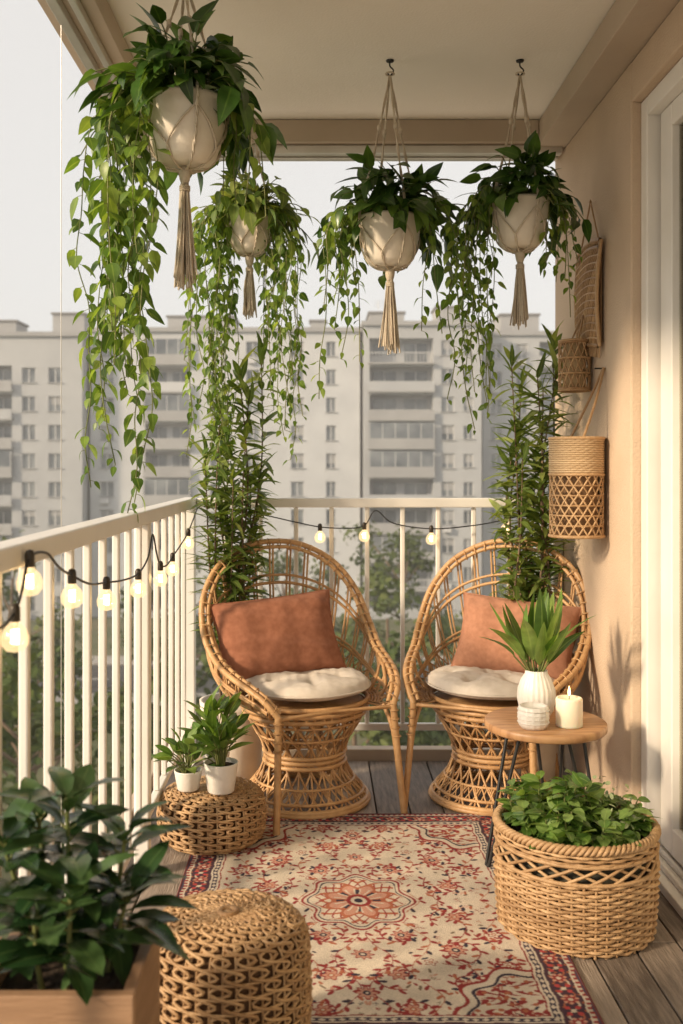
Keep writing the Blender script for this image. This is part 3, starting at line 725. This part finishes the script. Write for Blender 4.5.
# ---------------------------------------------------------------- wall decor
e=empty('woven_wall_basket',(.872,3.40,.955)); mb=MB(); r=.088;Hh=.335
for k in range(18):
    for s in(-1,1):
        P=[(r*math.cos(2*math.pi*k/18+s*t*1.5),r*math.sin(2*math.pi*k/18+s*t*1.5),.01+t*.2) for t in np.linspace(0,1,14)]; tube(mb,P,.0032,5)
for z in np.linspace(.008,.21,7): ring(mb,(0,0),r,z,.0032,5,40)
th=np.arange(80)*2*math.pi/80
for i,z in enumerate(np.arange(.215,Hh,.0075)):
    rr=r+.0016*np.cos(th*20+math.pi*(i%2)); tube(mb,np.stack([rr*np.cos(th),rr*np.sin(th),np.full(80,z)],1),.004,5,closed=True,mat=1)
ring(mb,(0,0),r+.002,.005,.006,6,40); ring(mb,(0,0),r+.002,Hh,.006,6,40); ring(mb,(0,0),r+.002,.213,.005,6,40)
for s in(-1,1):
    tube(mb,catmull([(0.0,s*r,Hh),(.05,s*.05,Hh+.12),(.093,s*.002,Hh+.24)],14),.005,5)
    tube(mb,catmull([(-r*.4,s*r*.9,Hh),(.02,s*.03,Hh-.06),(-r*.7,-s*r*.7,Hh-.1)],14),.003,5)
mb.build('woven_body',[M_rattan_l,mat('straw_band',(.50,.35,.2),.7,base2=(.62,.46,.28),nscale=30,useRnd=True)],e)
mb=MB(); lathe(mb,[(.0005,.01),(r*.8,.01),(r*.8,Hh-.02)],seg=32); mb.build('liner',[mat('basket_liner',(.28,.17,.09),.9)],e)
e=empty('wicker_lantern',(.908,3.57,1.465)); mb=MB(); r=.054
for k in range(14):
    for s in(-1,1):
        tube(mb,[(r*math.cos(2*math.pi*k/14+s*t*1.3),r*math.sin(2*math.pi*k/14+s*t*1.3),t*.175) for t in np.linspace(0,1,12)],.0028,4)
for z in(0,.006,.06,.115,.17,.177): ring(mb,(0,0),r,z,.0042,5,36)
tube(mb,catmull([(0,-r,.177),(.03,0,.27),(0,r,.177)],20),.0035,5); tube(mb,[(.03,0,.27),(.058,0,.30)],.003,5)
mb.build('woven_body',[M_rattan_l],e)
mb=MB(); lathe(mb,[(.0005,.01),(r*.75,.01),(r*.75,.165),(.0005,.166)],seg=24); mb.build('inner_shade',[mat('lantern_paper',(.5,.36,.2),.9)],e)
e=empty('woven_wall_hanging',(.957,3.54,1.61)); mb=MB()
def flat(u,v,o=0):
    w=.15*(.88+.12*v); return np.array([-.004+o-.012*math.sin(v*math.pi),(u-.5)*2*w,v*.36+.012*math.cos((u-.5)*4)])
for k in range(-12,13):
    for s in(-1,1):
        P=[]
        for t in np.linspace(0,1,24):
            uu=k/12+t*s*1.15+(0 if s>0 else 1)-.05
            if 0<=uu<=1: P.append(flat(uu,t,s*.002))
        if len(P)>1: tube(mb,P,.0042,5)
for v in np.linspace(0,1,15): tube(mb,[flat(u,v,-.003) for u in np.linspace(0,1,10)],.0034,5)
for u in(0,1): tube(mb,[flat(u,v) for v in np.linspace(0,1,14)],.007,6)
for v in(0,1,.93): tube(mb,[flat(u,v,-.004) for u in np.linspace(0,1,10)],.007,6)
for u in(.1,.9): tube(mb,[flat(u,1),np.array([.0,0,.52])],.003,5)
for k in range(14):
    p=flat(k/13,0); tube(mb,[p,p+np.array([0,U(-.005,.005),-.04])],.003,4)
lathe(mb,[(.0005,.01),(.006,0),(.0005,-.01)],(.0,0,.52),seg=8)
mb.build('woven_panel',[M_rattan_l],e)
mb=MB(); box(mb,.001,.006,-.125,.125,.01,.35); mb.build('backing',[mat('panel_backing',(.25,.15,.075),.9)],e,smooth=False)
mb=MB()
tube(mb,[(.968,3.42,1.53),(.94,3.42,1.53)],.003,6); mb.build('wall_nail',[M_black])

# ---------------------------------------------------------------- string lights
def strings(wire,bulbs,S=1.12):
    e=empty('string_lights'); mb=MB(); tube(mb,catmull(wire,len(wire)*9),.0026,6); 
    mg=MB(); mf=MB(); msk=MB()
    for (x,y,z) in bulbs:
        lathe(msk,[(.0005,.016),(.006,.014),(.0085,.008),(.0085,-.012),(.007,-.014)],(x,y,z-.002),seg=14)
        lathe(mg,[(a*S,-.014+(b+.014)*S) for a,b in [(.0065,-.014),(.008,-.018),(.0155,-.026),(.0195,-.037),(.0185,-.048),(.012,-.056),(.0005,-.059)]],(x,y,z),seg=24)
        th=np.linspace(0,5*2*math.pi,50)
        tube(mf,np.stack([x+.006*np.cos(th),y+.006*np.sin(th),z-.028-.022*np.linspace(0,1,50)],1),.0014,4)
    mb.build('cable',[M_wire],e); msk.build('sockets',[M_brass],e); mg.build('bulbs',[M_bulb],e); mf.build('filaments',[M_fil],e)
sx=-.482
w=[(1.40,.99,0),(1.50,.955,0),(1.58,.968,1),(1.62,1.0,0),(1.66,1.046,1),(1.76,1.045,0),(1.85,1.01,0),(1.944,.985,1),(2.1,.95,0),(2.258,.935,1),(2.45,.918,0),(2.65,.912,1),(2.80,.94,0),(2.88,1.0,0),(2.95,.94,0),(3.02,.897,1),(3.15,.885,0),(3.27,.90,1),(3.47,.925,0),(3.66,.955,1),(3.93,1.03,0)]
strings([(sx,y,z) for y,z,_ in w],[(sx,y,z) for y,z,b in w if b])
w=[(-.46,1.035,0),(-.24,1.005,0),(-.1,.975,0),(0,.955,1),(.1,.95,0),(.175,.96,1),(.22,1.02,0),(.29,.97,0),(.44,.948,1),(.6,.96,0),(.735,.985,1),(.9,1.03,0)]
strings([(x,3.955,z) for x,z,_ in w],[(x,3.955,z) for x,z,b in w if b])

# ---------------------------------------------------------------- outside world
GZ=-14.0
def sheet(name,x0,x1,y0,y1,z,m):
    mb=MB(); mb.add([(x0,y0,z),(x1,y0,z),(x1,y1,z),(x0,y1,z)],[(0,1,2,3)]); return mb.build(name,[m],smooth=False)
sheet('ground',-1500,1500,-300,2500,GZ,mat('grass_ground',(.07,.09,.03),.95,base2=(.13,.12,.06),nscale=.3))
sheet('street',-400,400,66,76,GZ+.004,mat('asphalt',(.045,.045,.045),.9,base2=(.06,.06,.058),nscale=2))
sheet('ceiling_bounce_sheet',-70,45,-50,22,GZ+.004,mat('pale_bounce_ground',(.46,.43,.38),.9,base2=(.54,.50,.44),nscale=.6))  # unseen pale ground sheet, added to bounce sunlight up onto the ceiling
mb=MB(); box(mb,-400,400,76,79,GZ-.05,GZ+.13); box(mb,-400,400,63,66,GZ-.05,GZ+.13); mb.build('pavement',[mat('concrete_paving',(.3,.28,.26),.9,base2=(.36,.34,.31),nscale=1)],smooth=False)
mb=MB()
for k in range(-60,60): box(mb,k*6,k*6+3,70.93,71.07,GZ+.005,GZ+.009)
mb.build('road_markings',[mat('road_paint',(.75,.75,.72),.7)],smooth=False)

M_f1=mat('plaster_grey',(.40,.41,.42),.95,base2=(.46,.47,.475),nscale=.25,detail=8)
M_f2=mat('plaster_white',(.50,.51,.52),.95,base2=(.58,.59,.595),nscale=.3,detail=8)
M_f3=mat('plaster_taupe',(.33,.33,.33),.95,base2=(.39,.39,.385),nscale=.3,detail=8)
M_wg=mat('window_glass',(.07,.085,.10),.12,spec=.8,base2=(.24,.26,.27),nscale=.35)
M_wf=mat('window_frame',(.55,.55,.55),.6)
M_roof=mat('roof_felt',(.2,.19,.18),.9)
FH=2.8
def facade(mb,x0,x1,z0,z1,y,cols,recess=.3,wm=0):
    nfl=int((z1-z0)/FH); zs=[z0]; ops=[]
    for f in range(nfl):
        b=z0+f*FH
        for (xa,xb,s,h_,rc) in cols: ops.append((xa,xb,b+s,b+h_,rc,f))
    X=sorted({x0,x1,*[o[0] for o in ops],*[o[1] for o in ops]}); Z=sorted({z0,z1,*[round(o[2],3) for o in ops],*[round(o[3],3) for o in ops]})
    for i in range(len(X)-1):
        cx=(X[i]+X[i+1])/2
        col=[o for o in ops if o[0]<cx<o[1]]
        k=0
        while k<len(Z)-1:
            cz=(Z[k]+Z[k+1])/2
            if any(o[2]<cz<o[3] for o in col): k+=1; continue
            j=k
            while j<len(Z)-1 and not any(o[2]<(Z[j]+Z[j+1])/2<o[3] for o in col): j+=1
            mb.add([(X[i],y,Z[k]),(X[i+1],y,Z[k]),(X[i+1],y,Z[j]),(X[i],y,Z[j])],[(0,1,2,3)],wm,.5); k=j
    for (xa,xb,za,zb,rc,f) in ops:
        yb=y+rc
        mb.add([(xa,y,za),(xb,y,za),(xb,y,zb),(xa,y,zb),(xa,yb,za),(xb,yb,za),(xb,yb,zb),(xa,yb,zb)],[(0,4,5,1),(1,5,6,2),(2,6,7,3),(3,7,4,0)],wm,.5)
        if rc>.8:
            mb.add([(xa,yb,za),(xb,yb,za),(xb,yb,zb),(xa,yb,zb)],[(0,1,2,3)],wm,.5)
            w=xb-xa; nn=max(1,int(w/2.2))
            for q in range(nn):
                a=xa+w*(q+.14)/nn; b=xa+w*(q+.86)/nn; s=.1 if q%2 else .9
                box(mb,a,b,yb-.06,yb-.01,za+s,zb-.35,1,U()); box(mb,(a+b)/2-.04,(a+b)/2+.04,yb-.1,yb-.061,za+s,zb-.35,2)
            box(mb,xa-.15,xb+.15,y-.55,y-.003,za-.16,za+.02,3)
            if U()<.45: box(mb,xa-.1,xb+.1,y-.52,y-.44,za+.021,za+.95,wm if U()<.5 else 3)
            elif U()<.4:
                for q in np.linspace(xa-.05,xb,int(w/.9)): box(mb,q,q+.07,y-.5,y-.44,za+.021,zb,2)
                box(mb,xa-.1,xb+.1,y-.47,y-.45,za+.9,zb,1,U()); box(mb,xa-.1,xb+.1,y-.52,y-.42,za+.021,za+.899,3)
            else:
                for q in np.linspace(xa-.05,xb,int(w/.3)): box(mb,q,q+.04,y-.5,y-.46,za+.021,za+.92,2)
                box(mb,xa-.1,xb+.1,y-.52,y-.44,za+.921,za+1.0,2)
        else:
            mb.add([(xa,yb,za),(xb,yb,za),(xb,yb,zb),(xa,yb,zb)],[(0,1,2,3)],1,U())
            w=xb-xa
            box(mb,xa,xa+.09,yb-.08,yb-.005,za,zb,2); box(mb,xb-.09,xb,yb-.08,yb-.005,za,zb,2); box(mb,xa+.091,xb-.091,yb-.08,yb-.005,zb-.09,zb,2)
            if w>.9: box(mb,(xa+xb)/2-.05,(xa+xb)/2+.05,yb-.081,yb-.005,za,zb-.091,2)
            if U()<.4: 
                q=U(.3,.75)*(zb-za); box(mb,xa+.1,xb-.1,yb-.04,yb-.02,zb-.1-q,zb-.095,3)
            box(mb,xa-.12,xb+.12,y-.12,y-.003,za-.09,za-.003,3)
            if U()<.16: box(mb,xa+.1,xa+.95,y-.45,y-.125,za-.75,za-.2,2)
def building(x0,x1,z1,y,depth,cols,wm=None,roofs=()):
    e=empty('apartment_building'); mb=MB(); mats=[wm or M_f1,M_wg,M_wf,M_f3]
    facade(mb,x0,x1,GZ,z1,y,cols); mb.build('front_facade',mats,e,smooth=False)
    mb=MB(); box(mb,x0+.01,x1-.01,y+2.2,y+depth,GZ,z1-.01,0)
    mb.add([(x0,y,GZ),(x0,y+depth,GZ),(x0,y+depth,z1),(x0,y,z1)],[(0,1,2,3)]); mb.add([(x1,y,GZ),(x1,y+depth,GZ),(x1,y+depth,z1),(x1,y,z1)],[(0,3,2,1)])
    mb.build('walls',[wm or M_f1],e,smooth=False)
    mb=MB(); box(mb,x0-.2,x1+.2,y-.3,y+depth,z1+.003,z1+.45,0); 
    for (a,b,h,d0,d1) in roofs: box(mb,a,b,y+d0,y+d1,z1+.452,z1+h,0); box(mb,a-.15,b+.15,y+d0-.15,y+d1+.15,z1+h+.002,z1+h+.2,1)
    mb.build('roof_structures',[M_f3 if wm else M_f2,M_roof],e,smooth=False)
    mb=MB()
    for _ in range(4):
        ax=U(x0+1,x1-1); ah=U(1.5,3.0); tube(mb,[(ax,y+3,z1),(ax,y+3,z1+ah)],.03,5)
        for q in range(3): tube(mb,[(ax-.4,y+3,z1+ah-.25*q),(ax+.4,y+3,z1+ah-.25*q)],.018,4)
    mb.build('antennas',[M_alu],e)
    return e
def wcols(x0,x1,step,w,s=.9,h=2.35,rc=.22):
    out=[]; x=x0+step*.3
    while x+w<x1-.3: out.append((round(x,2),round(x+w,2),s,h,rc)); x+=step
    return out
building(-90,-47.3,13.5,97,14,wcols(-90,-47.3,3.4,1.5),M_f2)
building(-47,-23.3,13.8,98,14,[(-46,-41.5,.12,2.55,1.4)]+wcols(-41,-33,2.7,1.3)+[(-32.6,-30.2,.12,2.55,1.3)]+wcols(-30,-24,2.6,1.35),M_f1,[(-36,-31,2.0,4,8),(-27,-23.8,2.6,3,7)])
building(-23,4,14.5,100,15,[(-22,-20.6,.9,2.35,.25),(-17.5,-13,.12,2.55,1.5)]+[(-11,-10.2,1.1,2.1,.25),(-7.4,-6.0,.9,2.35,.25),(-2.9,-1.6,.9,2.35,.25),(.6,1.6,.9,2.35,.25)],M_f2,[(-16,-9,2.2,5,11),(-1,.6,1.6,4,6)])
building(4.3,16,15.0,99,15,[(4.9,11.2,.12,2.55,1.6),(12.0,13.3,.9,2.35,.22),(14.2,15.2,1.0,2.3,.22)],M_f1,[(5,8.5,1.5,2,7),(12,14.5,2.4,4,8)])
building(16.6,44,14.4,102,14,wcols(16.6,22,2.6,1.2)+[(22.4,27,.12,2.55,1.4)]+wcols(27.2,44,3.0,1.4),M_f1,[(19,23,2.5,3,8)])
building(44.5,95,17,96,14,wcols(44.5,95,3.4,1.5),M_f2)
building(-70,-15,22,160,15,wcols(-70,-15,3.4,1.6),M_f1)
building(10,60,22,170,15,wcols(10,60,3.4,1.6),M_f1)

M_tree=leafmat('tree_foliage',(.035,.06,.015),(.07,.10,.028),(.12,.14,.045),rough=.7,trans=.2,spec=.2)
e=empty('row_of_trees'); mb=MB(); mt=MB(); lv=Leaves()
spots=[(-14,24,8.5),(-9,30,10),(-20,36,11),(-12,40,9),(-5.5,38,8),(1.2,34,9.2),(3.2,45,11),(-1,52,9.5),(7,40,8.5),(10,50,10),(14,42,9),(-17,55,12),(-8,58,11),(5,60,12),(20,55,11),(-28,60,12),(16,61,10),(-2.5,62,10.5),(-22,28,8),(-34,45,10)]
for (tx,ty,th_) in spots:
    b=np.array([tx,ty,GZ]); t=b+np.array([U(-.4,.4),U(-.4,.4),th_*.75]); P=catmull([b,(b+t)/2+rng.normal(0,.2,3),t],10); tube(mt,P,np.linspace(.22,.06,10),7)
    cl=[]
    for k in range(15):
        a=U(0,6.28); i=int(U(3,9)); l=th_*U(.14,.32); q=P[i]+np.array([math.cos(a)*l,math.sin(a)*l,l*U(.3,.9)]); tube(mt,catmull([P[i],(P[i]+q)/2+rng.normal(0,.1,3),q],5),np.linspace(.07,.02,5),5); cl.append(q)
    cl.append(t+UP*th_*.12)
    for q in cl:
        rr=th_*U(.08,.14); shade=U(0,.5)
        for _ in range(75):
            d=nrm(rng.normal(0,1,3)); p=q+d*rr*U(.3,1.1)*np.array([1,1,.75])
            lv.add(p,rng.normal(0,1,3),d+UP*.4,U(.28,.5),U(.18,.3),.4,.2,min(1,shade+U(0,.5)))
lv.flush(mb,'oval'); mb.build('crowns',[M_tree],e); mt.build('trunks_and_limbs',[M_bark],e)

# real morning haze between the balcony and the opposite houses
mb=MB(); box(mb,-160,160,16,95,GZ-1,70); hz=mb.build('morning_haze',[],smooth=False)
hm=bpy.data.materials.new('haze_volume'); hm.use_nodes=True; N=hm.node_tree.nodes; N.remove(N['Principled BSDF'])
vs=N.new('ShaderNodeVolumeScatter'); vs.inputs['Color'].default_value=(1,1,1,1); vs.inputs['Density'].default_value=.0020; vs.inputs['Anisotropy'].default_value=.0
hm.node_tree.links.new(vs.outputs[0],N['Material Output'].inputs['Volume']); hz.data.materials.append(hm)

# ---------------------------------------------------------------- light
sd=nrm([-.84,-.50,0]); el=math.radians(24)
S=Vector((sd[0]*math.cos(el),sd[1]*math.cos(el),math.sin(el)))
w=bpy.data.worlds.new('World'); scene.world=w; w.use_nodes=True; N=w.node_tree.nodes; Lk=w.node_tree.links
bg=N['Background']; sk=N.new('ShaderNodeTexSky'); sk.sky_type='NISHITA'; sk.sun_disc=False; sk.sun_elevation=el; sk.sun_rotation=math.atan2(S.x,S.y)
sk.air_density=1.0; sk.dust_density=4.0; sk.ozone_density=1.0
hs=N.new('ShaderNodeHueSaturation'); hs.inputs['Saturation'].default_value=.5
wm=N.new('ShaderNodeMixRGB'); wm.inputs[0].default_value=.70; wm.inputs[2].default_value=(7.1,6.85,6.5,1)
Lk.new(sk.outputs[0],hs.inputs['Color']); Lk.new(hs.outputs[0],wm.inputs[1]); Lk.new(wm.outputs[0],bg.inputs[0]); bg.inputs[1].default_value=.15
sl=bpy.data.lights.new('Sun','SUN'); sl.energy=5.0; sl.angle=math.radians(6); sl.color=(1,.79,.55)
so=bpy.data.objects.new('Sun',sl); scene.collection.objects.link(so); so.rotation_euler=(-S).to_track_quat('-Z','Y').to_euler(); so.location=(-5,-5,8)

cam=bpy.data.cameras.new('Camera'); co=bpy.data.objects.new('Camera',cam); scene.collection.objects.link(co)
co.location=(0,0,1.2); co.rotation_euler=(math.radians(90),0,0)
cam.sensor_width=36; cam.sensor_fit='AUTO'; cam.lens=35.16; cam.shift_x=.021; cam.shift_y=-.0459; cam.clip_end=5000; cam.clip_start=.05
cam.dof.use_dof=True; cam.dof.focus_distance=3.0; cam.dof.aperture_fstop=3.8
scene.camera=co
scene.view_settings.view_transform='Standard'; scene.view_settings.look='None'; scene.view_settings.exposure=0
